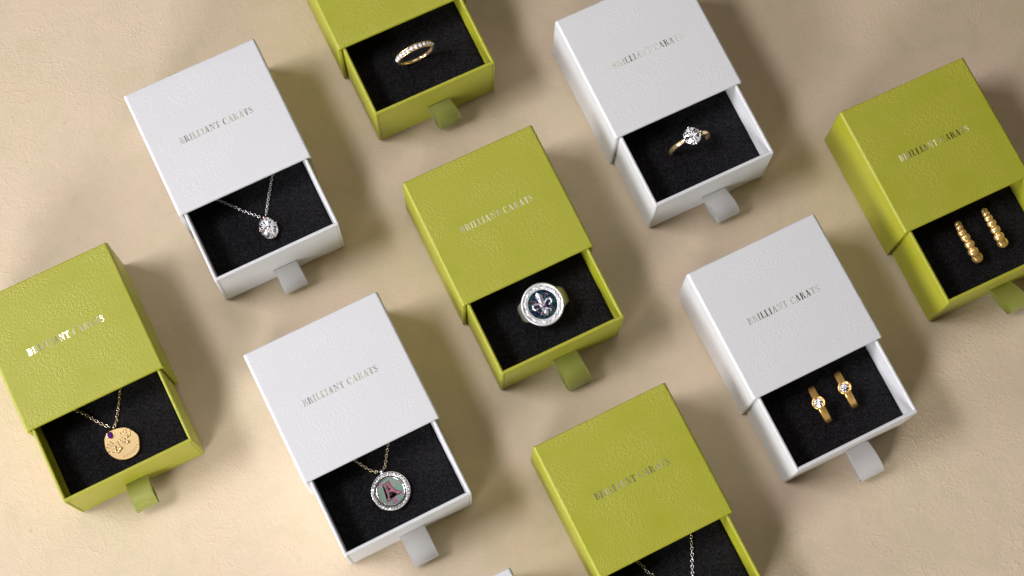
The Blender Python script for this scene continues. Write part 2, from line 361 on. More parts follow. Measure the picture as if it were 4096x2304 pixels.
# ------------------------------------------------------------------ Didone lettering
TH, HL = 0.185, 0.045
def g_rect(x0, y0, x1, y1): return [(x0, y0), (x1, y0), (x1, y1), (x0, y1)]
def g_slant(xb, xt, w, y0=0.0, y1=1.0): return [(xb, y0), (xb + w, y0), (xt + w, y1), (xt, y1)]
def g_serif(xc, w, y): return g_rect(xc - w / 2, y, xc + w / 2, y + HL)
def g_bowl(cx, cy, rx, ry, irx, iry, icx, a0, a1, n=14):
    out = []; inn = []
    for i in range(n + 1):
        a = radians(a0 + (a1 - a0) * i / n)
        out.append((cx + rx * cos(a), cy + ry * sin(a))); inn.append((icx + irx * cos(a), cy + iry * sin(a)))
    quads = []
    for i in range(n): quads.append([out[i], out[i + 1], inn[i + 1], inn[i]])
    return quads
def glyph(ch):
    P = []; w = .6
    if ch == 'I':
        w = .36; P = [g_rect(.18 - TH / 2, 0, .18 + TH / 2, 1), g_serif(.18, .36, 0), g_serif(.18, .36, 1 - HL)]
    elif ch == 'L':
        w = .58; P = [g_rect(.09, 0, .09 + TH, 1), g_serif(.18, .36, 1 - HL), g_rect(0, 0, .56, HL), [(.50, 0), (.56, 0), (.57, .30), (.54, .30)]]
    elif ch == 'T':
        w = .68; P = [g_rect(.34 - TH / 2, 0, .34 + TH / 2, 1), g_serif(.34, .36, 0), g_rect(.02, 1 - HL, .66, 1), [(.02, 1), (.08, 1), (.04, .72), (.01, .72)], [(.60, 1), (.66, 1), (.67, .72), (.64, .72)]]
    elif ch in 'BR':
        w = .66
        P = [g_rect(.09, 0, .09 + TH, 1), g_rect(0, 0, .30, HL), g_rect(0, 1 - HL, .34, 1)]
        P += g_bowl(.32, .76, .26, .24, .12, .24 - HL, .34, -90, 90)
        P += [g_rect(.27, .52, .34, .52 + HL)]
        if ch == 'B':
            P += g_bowl(.33, .27, .31, .27, .15, .27 - HL, .35, -90, 90); P += [g_rect(.27, 0, .35, HL)]
        else:
            w = .72; P += [[(.40, .54), (.54, .46), (.66, .03), (.50, .03)], g_rect(.50, 0, .72, HL), g_serif(.18, .36, 0)]
    elif ch == 'A':
        w = .74; P = [g_slant(.46, .28, TH + .01), g_slant(.10, .34, HL), g_rect(.17, .32, .52, .32 + HL), g_serif(.12, .24, 0), g_serif(.56, .32, 0)]
    elif ch == 'N':
        w = .76; P = [g_rect(.12, 0, .12 + HL, 1), g_rect(.62, 0, .62 + HL, 1), [(.10, 1), (.10 + TH, 1), (.665, 0), (.62, 0)], g_serif(.14, .28, 0), g_serif(.12, .24, 1 - HL), g_serif(.64, .28, 1 - HL)]
    elif ch == 'C':
        w = .70; P = g_bowl(.38, .5, .38, .52, .24, .48, .42, 55, 305, 20); P += [[(.60, 1.0), (.64, 1.0), (.64, .66), (.60, .74)], [(.59, .10), (.62, .08), (.66, .30), (.63, .30)]]
    elif ch == 'S':
        w = .54
        sp = [(.45, .80), (.38, .95), (.26, 1.0), (.13, .95), (.08, .80), (.13, .66), (.27, .54), (.40, .42), (.47, .27), (.41, .08), (.27, -.01), (.13, .04), (.06, .22)]
        th = [.03, .05, .05, .07, .10, .14, .17, .14, .10, .07, .05, .05, .03]
        for i in range(len(sp) - 1):
            (x0, y0), (x1, y1) = sp[i], sp[i + 1]; d = math.hypot(x1 - x0, y1 - y0); nx, ny = -(y1 - y0) / d, (x1 - x0) / d
            a, b = th[i] / 2, th[i + 1] / 2
            P.append([(x0 + nx * a, y0 + ny * a), (x0 - nx * a, y0 - ny * a), (x1 - nx * b, y1 - ny * b), (x1 + nx * b, y1 + ny * b)])
        P += [[(.44, .98), (.47, .98), (.48, .70), (.45, .72)], [(.04, .02), (.07, .02), (.07, .30), (.04, .30)]]
    elif ch == 'U':
        w = .72; P = [g_rect(.10, .28, .10 + TH, 1), g_rect(.58, .28, .58 + HL, 1), g_serif(.18, .34, 1 - HL), g_serif(.60, .26, 1 - HL)]
        P += g_bowl(.36, .29, .265, .30, .16, .25, .44, 180, 360, 12)
    elif ch == 'Q':
        w = .78; P = g_bowl(.38, .5, .38, .52, .24, .48, .38, 0, 360, 26); P += [[(.36, .06), (.44, .08), (.74, -.20), (.60, -.20)]]
    return P, w

def lettering(bm, text, x0, x1, y, cap, z, dz=.05, slope=None, skew=0.0, bend=None):
    ws = [glyph(c)[1] if c != ' ' else .30 for c in text]
    gap = ((x1 - x0) / cap - sum(ws)) / (len(text) - 1)
    x = 0.0; k = 0
    for c, w in zip(text, ws):
        if c != ' ':
            xc = x0 + (x + w / 2) * cap; s = slope((xc - x0) / (x1 - x0)) if slope else (0, 0)
            for poly in glyph(c)[0]:
                k += 1; eps = (k % 9) * .003
                pts = [(x0 + (x + px) * cap, y + py * cap) for px, py in poly]
                if bend:
                    pts = [bend(px, py) for px, py in pts]
                prism(bm, pts, z - .2, z + dz, top_fn=lambda X, Y: z + dz + eps + s[0] * (X - xc) + s[1] * (Y - y - cap / 2))
        x += w + gap

# ------------------------------------------------------------------ the table
bm = bmesh.new()
n = 24; S = 1500.0
vv = [[bm.verts.new((-S + 2 * S * i / n, -S + 200 + 2 * S * j / n, 0)) for j in range(n + 1)] for i in range(n + 1)]
for i in range(n):
    for j in range(n): bm.faces.new((vv[i][j], vv[i + 1][j], vv[i + 1][j + 1], vv[i][j + 1]))
tb = obj('table', bm, M_table); tb['kind'] = 'structure'; tb['label'] = 'beige textured tabletop surface'

# ------------------------------------------------------------------ the slide-out jewellery boxes
BW, BD, BH, TW, TTH = 60.0, 58.34, 34.86, 55.9, 31.96
WALL, TWALL, TZ, FOAMZ = 1.7, 1.5, 1.3, 19.0

def sleeve_mesh():
    bm = bmesh.new()
    def prof(t, y):
        r = max(1.25 - t, .25)
        return [(px, y, pz) for px, pz in rrect(BW - 2 * t, BH - 2 * t, r, 5, 0, BH / 2)]
    D = BD; secs = [prof(WALL, .35), prof(WALL - .2, .07), prof(WALL - .5, 0), prof(.55, 0), prof(.2, .12), prof(0, .55), prof(0, 3.0),
                    prof(0, D - 3.0), prof(0, D - .55), prof(.2, D - .12), prof(.55, D), prof(WALL - .5, D), prof(WALL - .2, D - .07), prof(WALL, D - .35), prof(WALL, D / 2)]
    loft(bm, secs, closed_secs=True)
    return bm

def tray_mesh(e):
    bm = bmesh.new(); L = BD - 1.4; cy = -e + L / 2; H = TTH
    def s(t, z, rc=.7):
        return [(px, py, TZ + z) for px, py in rrect(TW - 2 * t, L - 2 * t, max(rc - t, .12), 4, 0, cy)]
    secs = [s(.35, 0), s(.08, .12), s(0, .45), s(0, 4), s(0, H - 4), s(0, H - .6), s(.1, H - .2), s(.32, H - .03), s(.6, H), s(.95, H), s(1.2, H - .05), s(1.4, H - .25), s(TWALL, H - .6), s(TWALL, H - 5), s(TWALL, 1.5)]
    rings = loft(bm, secs)
    bm.faces.new(rings[0][::-1]); bm.faces.new(rings[-1])
    return bm

def foam_mesh(e, slits):
    bm = bmesh.new(); L = BD - 1.4 - 2 * TWALL - .3; cy = -e + (BD - 1.4) / 2; w = TW - 2 * TWALL - .3
    nx, ny = 44, 44
    def z(x, y):
        fx = min(1, (w / 2 - abs(x)) / 1.3); fy = min(1, (L / 2 - abs(y - cy)) / 1.3)
        h = FOAMZ - .9 * (1 - math.sqrt(max(0, fx))) - .9 * (1 - math.sqrt(max(0, fy)))
        for (sx, sy, hw, hl, dep, ax) in slits:
            dx, dy = x - sx, y - sy
            if ax: dx, dy = dy, dx
            h -= dep * math.exp(-(dx / hw) ** 4 - (dy / hl) ** 2)
        return h + .05 * sin(x * .9 + y * .5) * cos(y * .8)
    xs = [-w / 2 + w * (0.5 - 0.5 * cos(pi * i / nx)) for i in range(nx + 1)]
    ys = [cy - L / 2 + L * (0.5 - 0.5 * cos(pi * i / ny)) for i in range(ny + 1)]
    g = [[bm.verts.new((x, y, z(x, y))) for y in ys] for x in xs]
    for i in range(nx):
        for j in range(ny): bm.faces.new((g[i][j], g[i + 1][j], g[i + 1][j + 1], g[i][j + 1]))
    rim = [g[i][0] for i in range(nx + 1)] + [g[nx][j] for j in range(1, ny + 1)] + [g[i][ny] for i in range(nx - 1, -1, -1)] + [g[0][j] for j in range(ny - 1, 0, -1)]
    low = [bm.verts.new((v.co.x, v.co.y, TZ + 1.7)) for v in rim]
    k = len(rim)
    for i in range(k): bm.faces.new((rim[i], rim[(i + 1) % k], low[(i + 1) % k], low[i]))
    bm.faces.new(low[::-1])
    return bm

def bez(pts, n):
    out = []
    for i in range(n + 1):
        t = i / n; q = [Vector(p) for p in pts]
        while len(q) > 1: q = [q[j] * (1 - t) + q[j + 1] * t for j in range(len(q) - 1)]
        out.append(q[0])
    return out

def ribbon_mesh(e, x0, w, sk, out, zt, zs, belly, twist, picot):
    """folded ribbon loop: leaves the slot, bends down to its fold and runs back under itself"""
    bm = bmesh.new(); f = -e
    top = bez([(f + .4, zs), (f - .42 * out, zs + belly + .6), (f - .98 * out, zs - 2.2 + belly), (f - out - .0, zt + 1.9)], 16)
    fold = [Vector((f - out + 1.05 * (1 - sin(a)) - .0, zt + .95 + .95 * cos(a))) for a in [pi * .12 * i for i in range(1, 9)]]
    fold = [Vector((f - out + .75 - .75 * sin(a) + .1, zt + .85 + .85 * cos(a))) for a in [pi * (.22 + .76 * i / 7) for i in range(8)]]
    bot = bez([(f - out + 1.5, zt - .0), (f - .6 * out, zt + .4), (f - .30 * out, zs - 6.5), (f + .4, zs - .55)], 12)
    path = list(top) + list(fold) + list(bot); k = len(path); secs = []
    nx = 10
    tot = [0]
    for i in range(1, k): tot.append(tot[-1] + (path[i] - path[i - 1]).length)
    # resample finely so that the picot edge can be modelled
    step = .42; res = []; s = 0
    while s < tot[-1]:
        i = max(j for j in range(k) if tot[j] <= s); i = min(i, k - 2)
        t = (s - tot[i]) / max(1e-6, tot[i + 1] - tot[i]); res.append(path[i].lerp(path[i + 1], t)); s += step
    res.append(path[-1]); path = res; k = len(path)
    mid = None
    for i, p in enumerate(path):
        fr = min(1, max(0, (f - p.x) / out)); xc = x0 + sk * fr
        pic = (.11 if i % 2 else -.05) * picot
        row = []
        for j in range(nx + 1):
            u = j / nx * 2 - 1
            x = xc + u * (w / 2) + (math.copysign(pic, u) if abs(u) > .99 else 0)
            z = p.y + twist * u * fr - .18 * (1 - u * u) * fr * 0
            y = p.x + .5 * u * twist * .3 * fr
            row.append((x, y, z))
        secs.append(row)
    rings = loft(bm, secs, closed_ring=False)
    bmesh.ops.solidify(bm, geom=bm.faces[:], thickness=.11)
    if picot:
        for i in range(0, k, 2):
            for u in (-1, 1):
                p = secs[i][0 if u < 0 else -1]
                sphere(bm, (p[0] - u * .12, p[1], p[2] + .05), .15 * (.6 + .4 * picot), 1)
    return bm

def slope_fn(t):
    return (0.16 * sin(t * 2 * pi * 2.0 + .6), 0.05 + .12 * cos(t * 2 * pi * 2.0))

def make_box(label, white, loc, rz, e, rib, slits=(), tray_label=None, grp=None):
    A = thing('jewelry_box', label, 'jewelry box', loc, rz, 'slide-out jewelry boxes laid in rows')
    ms, mt = (M_white, M_white_smooth) if white else (M_green, M_green_smooth)
    sl = obj('sleeve', sleeve_mesh(), ms, A, smooth=True, wn_=True)
    bm = bmesh.new(); lettering(bm, 'BRILLIANT CARATS', -16.8, 16.2, 28.0, 2.85, BH, .02, None)
    obj('foil_lettering', bm, M_foil_w if white else M_foil_g, sl)
    tr = obj('tray', tray_mesh(e), mt, A, smooth=True, wn_=True)
    # the wrapped paper overlaps at the two front corners
    for s in (-1, 1):
        xe = s * (TW / 2); bm = bmesh.new()
        box(bm, min(xe - s * .45, xe - s * 1.25), max(xe - s * .45, xe - s * 1.25), -e - .13, -e + .3, TZ + .6, TZ + TTH - .5, .06)
        obj('corner_fold', bm, mt, tr)
        bm = bmesh.new(); xs_ = xe - s * 1.36
        box(bm, xs_ - .09, xs_ + .09, -e - .025, -e + .3, TZ + .5, TZ + TTH - .4)
        obj('corner_seam', bm, M_seam_w if white else M_seam_g, tr)
    obj('foam_insert', foam_mesh(e, slits), M_foam, tr, smooth=True)
    if rib:
        x0, w, sk, out, zt, zs, belly, tw = rib
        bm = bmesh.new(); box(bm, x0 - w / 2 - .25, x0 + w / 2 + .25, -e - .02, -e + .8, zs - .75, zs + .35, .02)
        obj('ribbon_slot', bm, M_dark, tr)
        obj('ribbon_pull', ribbon_mesh(e, x0, w, sk, out, zt, zs, belly, tw, .5 if white else 1), M_rib_w if white else M_rib_g, tr, smooth=True)
    return A

# name: (x, y, angle, extension) in metres / radians / mm
POS = {'A': (-0.11308604, 0.21339493, 0.51957951, 31.63), 'E': (0.00610062, 0.18266925, 0.51339927, 32.40),
       'D': (-0.16379879, 0.12012327, 0.52859495, 32.26), 'F': (-0.05165739, 0.10667934, 0.52905746, 32.99),
       'B': (-0.0539676, 0.29054765, 0.50763955, 32.98), 'C': (0.06507241, 0.25883321, 0.50701623, 33.40),
       'G': (0.12559254, 0.15176459, 0.51947984, 33.19), 'H': (0.18671139, 0.22553637, 0.50267413, 33.69),
       'I': (0.06705201, 0.07652414, 0.5251698, 33.0), 'J': (0.00922482, -0.00130917, 0.525, 33.0)}
# ribbon: centre x, width, skew, reach, tip z, slot z, belly, twist
BOXES = {
 'A': ('white box in the upper left, open on a necklace with an oval diamond', True, (1.0, 10.3, 0.2, 9.2, 2.0, 12.4, -1.0, .0)),
 'B': ('green box at the top edge holding a gold ring with a row of diamonds', False, (0.9, 10.0, 2.4, 7.6, 3.4, 16.4, -2.0, .2)),
 'C': ('white box at the top right of centre holding a gold solitaire diamond ring', True, (2.0, 10.4, 3.2, 11.0, 1.6, 13.2, -.6, .1)),
 'D': ('green box at the left edge holding a gold disc necklace with handprints', False, (-0.9, 9.4, -1.2, 11.2, 3.6, 12.7, 2.2, .3)),
 'E': ('green box in the middle of the picture holding a silver signet ring', False, (1.4, 10.4, 1.6, 13.0, 1.4, 13.0, .4, .1)),
 'F': ('white box left of centre holding a round pendant with a letter A', True, (0.4, 10.8, 0.2, 13.2, 1.4, 11.6, .2, .2)),
 'G': ('white box right of centre holding two gold hoop earrings with round stones', True, (4.6, 10.0, 1.8, 14.0, 1.8, 11.6, 1.2, -.2)),
 'H': ('green box at the right edge holding a pair of beaded gold hoops', False, (3.9, 9.8, 5.2, 12.2, 2.6, 10.8, 1.6, -.4)),
 'I': ('green box at the bottom edge showing only two strands of silver chain', False, (1.0, 10.0, 1.0, 12.0, 1.6, 12.0, .4, 0)),
 'J': ('white box of which only one top corner pokes in at the bottom edge', True, (1.0, 10.0, 1.0, 12.0, 1.6, 12.0, .4, 0)),
}
SLITS = {'C': [(0.7, -11.6, 11.5, 1.1, 1.1, 0)], 'E': [(1.0, -12.3, 9.5, 1.8, 1.6, 0)], 'B': [(-.3, -12.9, 7.0, 1.1, .7, 0)],
         'G': [(-3.0, -12.1, 9.5, 1.3, .9, 1), (9.7, -11.3, 9.5, 1.3, .9, 1)], 'H': [(-4.1, -12.5, 10, 1.4, .9, 1), (9.0, -12, 10, 1.4, .9, 1)]}
for k in 'ABCDEFGHIJ':
    x, y, a, e = POS[k]; lab, white, rib = BOXES[k]
    make_box(lab, white, (x, y, 0), a, e, rib, SLITS.get(k, ()))

def place(k, lx, ly, lz):
    x, y, a, e = POS[k]
    return (x + (cos(a) * lx - sin(a) * ly) * MM, y + (sin(a) * lx + cos(a) * ly) * MM, lz * MM), a

# ------------------------------------------------------------------ gemstones
def gem(bm, rx, ry, h, seg=16, cx=0, cy=0, cz=0, nm=4, jit=1.0, rot=0.0, seed=1):
    """cut stone: crown, small table broken into the facets seen through it, girdle and pavilion"""
    rnd = random.Random(seed); R = []
    prof = [(.22, 1.0 - .02), (.52, 1.0), (.80, .80), (.97, .58), (1.0, .50), (.55, .22), (.12, 0.0)]
    for q, (r, z) in enumerate(prof):
        ring = []
        off = .5 if q % 2 else 0
        for i in range(seg):
            a = rot + (i + off) * 2 * pi / seg
            zz = z * h + (rnd.uniform(-.09, .09) * h * jit if q in (0, 1, 2) else 0)
            rr = r * (1 + (rnd.uniform(-.06, .06) * jit if q in (1, 2) else 0))
            ring.append(bm.verts.new((cx + rx * rr * cos(a), cy + ry * rr * sin(a), cz + zz)))
        R.append(ring)
    F = []
    c = bm.verts.new((cx, cy, cz + h * .93))
    for i in range(seg): F.append(bm.faces.new((c, R[0][i], R[0][(i + 1) % seg])))
    for q in range(len(prof) - 1):
        off = q % 2
        for i in range(seg):
            j = (i + 1) % seg
            a, b = R[q], R[q + 1]
            if not off: F += [bm.faces.new((a[i], b[i], a[j])), bm.faces.new((a[j], b[i], b[j]))]
            else: F += [bm.faces.new((a[i], b[i], b[j])), bm.faces.new((a[i], b[j], a[j]))]
    F.append(bm.faces.new(R[-1][::-1]))
    for f in F:
        f.material_index = rnd.choices(range(nm), weights=[5, 1.3, 1.0, 1.0, 6][:nm])[0]
    return F

# ------------------------------------------------------------------ chains
def chain_mesh(lines, L=1.8, Wd=1.12, wire=.14, pitch=2.15):
    bm = bmesh.new()
    for pts in lines:
        P = [Vector(p) for p in pts]; seg = [(P[i + 1] - P[i]).length for i in range(len(P) - 1)]; tot = sum(seg)
        n = int(tot / (pitch / 2)); rnd = random.Random(len(pts) + int(tot * 10))
        for k in range(n):
            s = (k + .5) * pitch / 2; i = 0
            while i < len(seg) - 1 and s > seg[i]: s -= seg[i]; i += 1
            p = P[i].lerp(P[i + 1], min(1, s / seg[i])); t = (P[i + 1] - P[i]).normalized()
            flat = k % 2 == 0
            side = Vector((-t.y, t.x, 0)).normalized(); upv = t.cross(side) * -1
            ang = rnd.uniform(-.25, .25) + (0 if flat else pi / 2 - .25)
            sd = side * cos(ang) + upv * sin(ang)
            l2, w2 = (L / 2 - wire, Wd / 2 - wire) if flat else (L / 2 - wire - .08, Wd / 2 - wire - .1)
            ring = []
            for q in range(14):
                a = q * 2 * pi / 14
                ring.append(p + t * (l2 * cos(a)) + sd * (w2 * sin(a)))
            tube(bm, ring, wire, 6, closed=True)
    return bm

# ---- necklace A: oval diamond on a fine silver chain
def local(k, lx, ly, lz): return place(k, lx, ly, lz)
Z0 = FOAMZ + .55
loc, a = local('A', 0, 0, 0)
t = thing('necklace', 'fine silver necklace with one large oval diamond in four rose gold claws', 'necklace', loc, a, 'necklaces on black foam')
obj('chain', chain_mesh([[(-18, 10.6, Z0), (-13.1, 4.9, Z0), (-10.0, 1.4, Z0), (-5.6, -4.0, Z0), (-.2, -9.9, Z0 + .4), (.5, -10.6, Z0 + 1)],
                         [(16, 11, Z0), (12.5, 5.1, Z0), (7.1, -3.1, Z0), (3.2, -9.4, Z0 + .3), (2.4, -10.8, Z0 + 1)]], 1.95, 1.35, .17, 2.2), M_silver, t, smooth=True)
pd = bpy.data.objects.new('pendant', None); COL.objects.link(pd); pd.parent = t; pd.location = (1.3 * MM, -16.3 * MM, 19.3 * MM); pd.rotation_euler = (0, 0, radians(2)); pd.empty_display_size = .002
bm = bmesh.new(); gem(bm, 3.75, 5.05, 3.1, 22, nm=5, seed=11, jit=.7); obj('gemstone', bm, GEM, pd)
for (px, py) in ((0.2, 5.0), (3.95, .3), (-3.95, 0.0), (-.2, -5.05)):
    bm = bmesh.new(); d = Vector((px, py, 0)).normalized()
    tube(bm, [(px * .95, py * .95, 0), (px * 1.02, py * 1.02, 1.6), (px * .98, py * .98, 2.6), (px * .86, py * .88, 3.0)], [.3, .32, .42, .40], 8)
    sphere(bm, (px * .93, py * .94, 2.85), .5, 2)
    obj('claw', bm, M_rose, pd, smooth=True)
bm = bmesh.new(); tube(bm, [(2.4 * cos(q), 3.2 * sin(q), .5) for q in [i * pi / 16 for i in range(32)]], .3, 6, closed=True); obj('basket', bm, M_rose, pd, smooth=True)

# ---- necklace D: irregular gold disc
loc, a = local('D', 0, 0, 0)
t = thing('necklace', 'gold necklace whose disc pendant shows two baby handprints and a purple stone', 'necklace', loc, a, 'necklaces on black foam')
obj('chain', chain_mesh([[(-15, 9, Z0), (-11.8, 4.4, Z0), (-8.6, 1.1, Z0), (-5.9, -3.2, Z0), (-3.0, -7.2, Z0), (-.5, -9.7, Z0 + .2)],
                         [(11.6, 8.6, Z0), (8.3, 2.5, Z0), (5.1, -3.1, Z0), (2.3, -7.9, Z0), (.2, -10.1, Z0 + .2)]], 2.1, 1.4, .20, 2.3), M_pale_gold, t, smooth=True)
JD = ((.0898, -.0450), (-.0406, -.0935))      # drawing units (photo pixels) to mm on this tray
def dmap(zx, zy, ox=785, oy=720, s=5.796, J=JD, cx=.5, cy=-17.6):
    u, v = (zx - ox) / s, (zy - oy) / s
    return (u * J[0][0] + v * J[1][0], u * J[0][1] + v * J[1][1])
pd = bpy.data.objects.new('pendant', None); COL.objects.link(pd); pd.parent = t; pd.location = (.5 * MM, -17.8 * MM, 19.25 * MM); pd.empty_display_size = .002
out = [(365, 610), (400, 500), (480, 420), (640, 355), (800, 325), (900, 332), (990, 370), (1100, 440), (1170, 510), (1195, 600), (1205, 720), (1205, 830), (1150, 940), (1040, 1030), (900, 1085), (760, 1095), (640, 1070), (520, 1000), (430, 900), (385, 780)]
op = [Vector(dmap(*p)) for p in out]
# smooth closed outline
def smooth_loop(P, sub=4):
    n = len(P); R = []
    for i in range(n):
        p0, p1, p2, p3 = P[i - 1], P[i], P[(i + 1) % n], P[(i + 2) % n]
        for k in range(sub):
            t_ = k / sub
            R.append(.5 * ((2 * p1) + (p2 - p0) * t_ + (2 * p0 - 5 * p1 + 4 * p2 - p3) * t_ ** 2 + (3 * p1 - p0 - 3 * p2 + p3) * t_ ** 3))
    return R
ol = smooth_loop(op)
bm = bmesh.new()
def ringz(sc_, z): return [(p.x * sc_, p.y * sc_, z) for p in ol]
rg = loft(bm, [ringz(.985, 0), ringz(1.0, .25), ringz(1.0, .85), ringz(.985, 1.05), ringz(.965, 1.05), ringz(.95, .95)])
bm.faces.new(rg[0][::-1]); bm.faces.new(rg[-1])
for f in bm.faces: f.material_index = 0 if len(f.verts) > 4 else 1
disc = obj('disc', bm, [M_champ, M_champ_pol], pd)
def handprint(palm, heel, fingers, thumb):
    bm = bmesh.new(); 
    def blob(zx, zy, rx, ry, ang, h):
        x, y = dmap(zx, zy); sphere(bm, (x, y, .93), 1, 2, (rx, ry, h), Matrix.Rotation(ang, 3, 'Z'))
    for p in palm: blob(*p)
    for p in heel: blob(*p)
    for (x0, y0, x1, y1) in fingers + [thumb]:
        a0 = Vector(dmap(x0, y0)); a1 = Vector(dmap(x1, y1)); ang = math.atan2((a1 - a0).y, (a1 - a0).x)
        for q, tt in enumerate((.05, .38, .72, 1.0)):
            zx, zy = x0 + (x1 - x0) * tt, y0 + (y1 - y0) * tt
            blob(zx, zy, .36, .27 if q < 3 else .32, ang, .30)
    return bm
M_print = simple('bright_relief_gold', (0.93, 0.74, 0.44), .22, 1.0, bumpscale=1800, bumpstr=.6, bumpdist=.0002, var=.12)
obj('handprint', handprint([(920, 550, .95, .62, .2, .42), (860, 600, .6, .5, 0, .4)], [(930, 670, .95, .75, 0, .5), (870, 680, .6, .5, 0, .42)],
    [(790, 580, 752, 465), (838, 520, 812, 402), (902, 500, 868, 392), (982, 520, 978, 412)], (830, 690, 738, 632)), M_print, pd, smooth=True)
obj('handprint', handprint([(635, 800, .62, .8, .4, .42), (650, 870, .7, .6, 0, .4)], [(765, 820, .9, .85, 0, .52), (730, 900, .95, .5, .3, .45)],
    [(600, 735, 515, 675), (575, 770, 455, 735), (570, 835, 435, 800), (600, 920, 468, 908)], (735, 755, 680, 675)), M_print, pd, smooth=True)
bm = bmesh.new(); gx, gy = dmap(518, 523); gem(bm, 1.28, 1.28, .9, 10, gx, gy, .75, nm=3, seed=8); obj('gemstone', bm, AMETHYST, pd, label='round purple stone')
bm = bmesh.new(); tube(bm, [(gx + 1.36 * cos(q), gy + 1.36 * sin(q), 1.08) for q in [i * pi / 14 for i in range(28)]], .16, 6, closed=True); obj('bezel', bm, M_champ_pol, pd, smooth=True)
# engraved word follows the lower right rim
bm = bmesh.new()
pA, pB = Vector(dmap(820, 1040)), Vector(dmap(1175, 735)); mid = Vector(dmap(1105, 965)) 
def bend(x, y):
    tt = x / 10.0
    p = pA * (1 - tt) ** 2 + mid * 2 * tt * (1 - tt) + pB * tt ** 2
    d = ((mid - pA) * (1 - tt) + (pB - mid) * tt).normalized(); nrm = Vector((-d.y, d.x))
    q = p + nrm * y
    return (q.x, q.y)
lettering(bm, 'AQUARIUS', 0, 10.0, 0, 1.05, .95, .02, None, bend=bend)
obj('engraved_word', bm, M_engrave, pd)

# ---- necklace F: round pendant with a letter
loc, a = local('F', 0, 0, 0)
t = thing('necklace', 'necklace with a round silver stone-rimmed pendant and pink letter A on shell', 'necklace', loc, a, 'necklaces on black foam')
obj('chain', chain_mesh([[(-11.5, 8.3, Z0), (-7.7, 1.7, Z0), (-6.2, -1.0, Z0), (-4.1, -4.4, Z0), (-1.3, -6.9, Z0 + .3)],
                         [(9.6, 6.5, Z0), (6.4, 1.3, Z0), (3.8, -2.6, Z0), (2.0, -5.5, Z0), (.2, -7.0, Z0 + .5)]], 2.1, 1.4, .21, 2.35), M_brass_chain, t, smooth=True)
bm = bmesh.new()
for s_ in (0,):
    pts = [(-.75 + .25 * q / 6, -6.1 - .2 * q / 6 + .0, 0) for q in range(2)]
tube(bm, [(-.55 + .25 * sin(q), -7.3 + 1.15 * cos(q), 20.6 + .95 * sin(q)) for q in [i * pi / 9 for i in range(18)]], [.34 + .22 * max(0, sin(i * pi / 9)) for i in range(18)], 8, closed=True)
obj('bail', bm, M_silver, t, smooth=True)
pd = bpy.data.objects.new('pendant', None); COL.objects.link(pd); pd.parent = t; pd.location = (-.4 * MM, -15.9 * MM, 19.3 * MM); pd.empty_display_size = .002
def revolve(bm, prof, n=64, mat=0):
    secs = [[(r * cos(i * 2 * pi / n), r * sin(i * 2 * pi / n), z) for i in range(n)] for r, z in prof]
    k0 = len(bm.faces); loft(bm, secs, closed_secs=True)
    bm.faces.ensure_lookup_table()
    for f in bm.faces[k0:]: f.material_index = mat
bm = bmesh.new(); revolve(bm, [(6.15, .3), (6.15, 1.75), (6.35, 1.95), (6.5, 1.75), (7.65, 1.75), (7.85, 1.95), (8.02, 1.7), (8.05, .6), (7.8, .2)]); obj('rim', bm, M_silver, pd, smooth=True, wn_=True)
for i in range(34):
    an = i * 2 * pi / 34
    bm = bmesh.new(); gem(bm, .60, .60, .55, 7, 7.08 * cos(an), 7.08 * sin(an), 1.65, nm=5, seed=i, jit=1.5)
    obj('pave_stone', bm, GEM, pd)
bm = bmesh.new(); revolve(bm, [(5.35, .4), (5.35, 1.7), (5.5, 1.9), (5.75, 1.95), (5.95, 1.75), (5.95, .4)]); obj('inner_ring', bm, M_silver, pd, smooth=True, wn_=True)
bm = bmesh.new(); revolve(bm, [(0.01, .5), (0.01, 1.5), (5.34, 1.5), (5.34, .5)], 48); obj('shell_disc', bm, M_pearl, pd)
# gothic letter A, outlined in black
JF = ((.0896, -.0450), (-.0437, -.0906))
def fmap(zx, zy):
    u, v = (zx - 585) / 5.176, (zy - 848) / 5.176
    return (u * JF[0][0] + v * JF[1][0], u * JF[0][1] + v * JF[1][1])
strokes = [[(405, 720), (440, 715), (480, 690), (510, 650), (535, 632), (548, 690), (590, 760), (660, 815), (760, 850), (815, 845), (790, 868), (745, 900), (715, 925), (715, 890), (640, 855), (555, 860), (552, 900), (565, 940), (560, 1000), (612, 1000), (560, 1040), (515, 1070), (525, 1020), (532, 960), (505, 900), (470, 800), (440, 745)]]
holes = [[(487, 715), (545, 775), (600, 800), (545, 850), (510, 780)]]
curl = [(572, 935), (560, 880), (600, 840), (655, 850), (665, 885), (640, 895), (630, 865), (600, 868), (590, 900), (620, 935)]
def grow(pts, d):
    P = [Vector(p) for p in pts]; n = len(P); ar = sum(P[i].x * P[(i + 1) % n].y - P[(i + 1) % n].x * P[i].y for i in range(n)); s = 1 if ar > 0 else -1
    R = []
    for i in range(n):
        e1 = (P[i] - P[i - 1]).normalized(); e2 = (P[(i + 1) % n] - P[i]).normalized()
        nn = Vector((e1.y + e2.y, -e1.x - e2.x)); 
        if nn.length < 1e-4: nn = Vector((e1.y, -e1.x))
        R.append(P[i] + nn.normalized() * d * s)
    return [(p.x, p.y) for p in R]
bm = bmesh.new()
for st in strokes: prism_tri(bm, [fmap(*p) for p in grow(st, 13)], 1.45, 1.62)
prism_tri(bm, [fmap(*p) for p in grow(curl, 9)], 1.45, 1.60)
lo_ = obj('letter_outline', bm, M_black, pd)
bm = bmesh.new()
for st in strokes: prism_tri(bm, [fmap(*p) for p in st], 1.5, 1.85)
obj('letter_inlay', bm, M_letter, pd)
bm = bmesh.new()
for h_ in holes: prism_tri(bm, [fmap(*p) for p in h_], 1.5, 1.88)
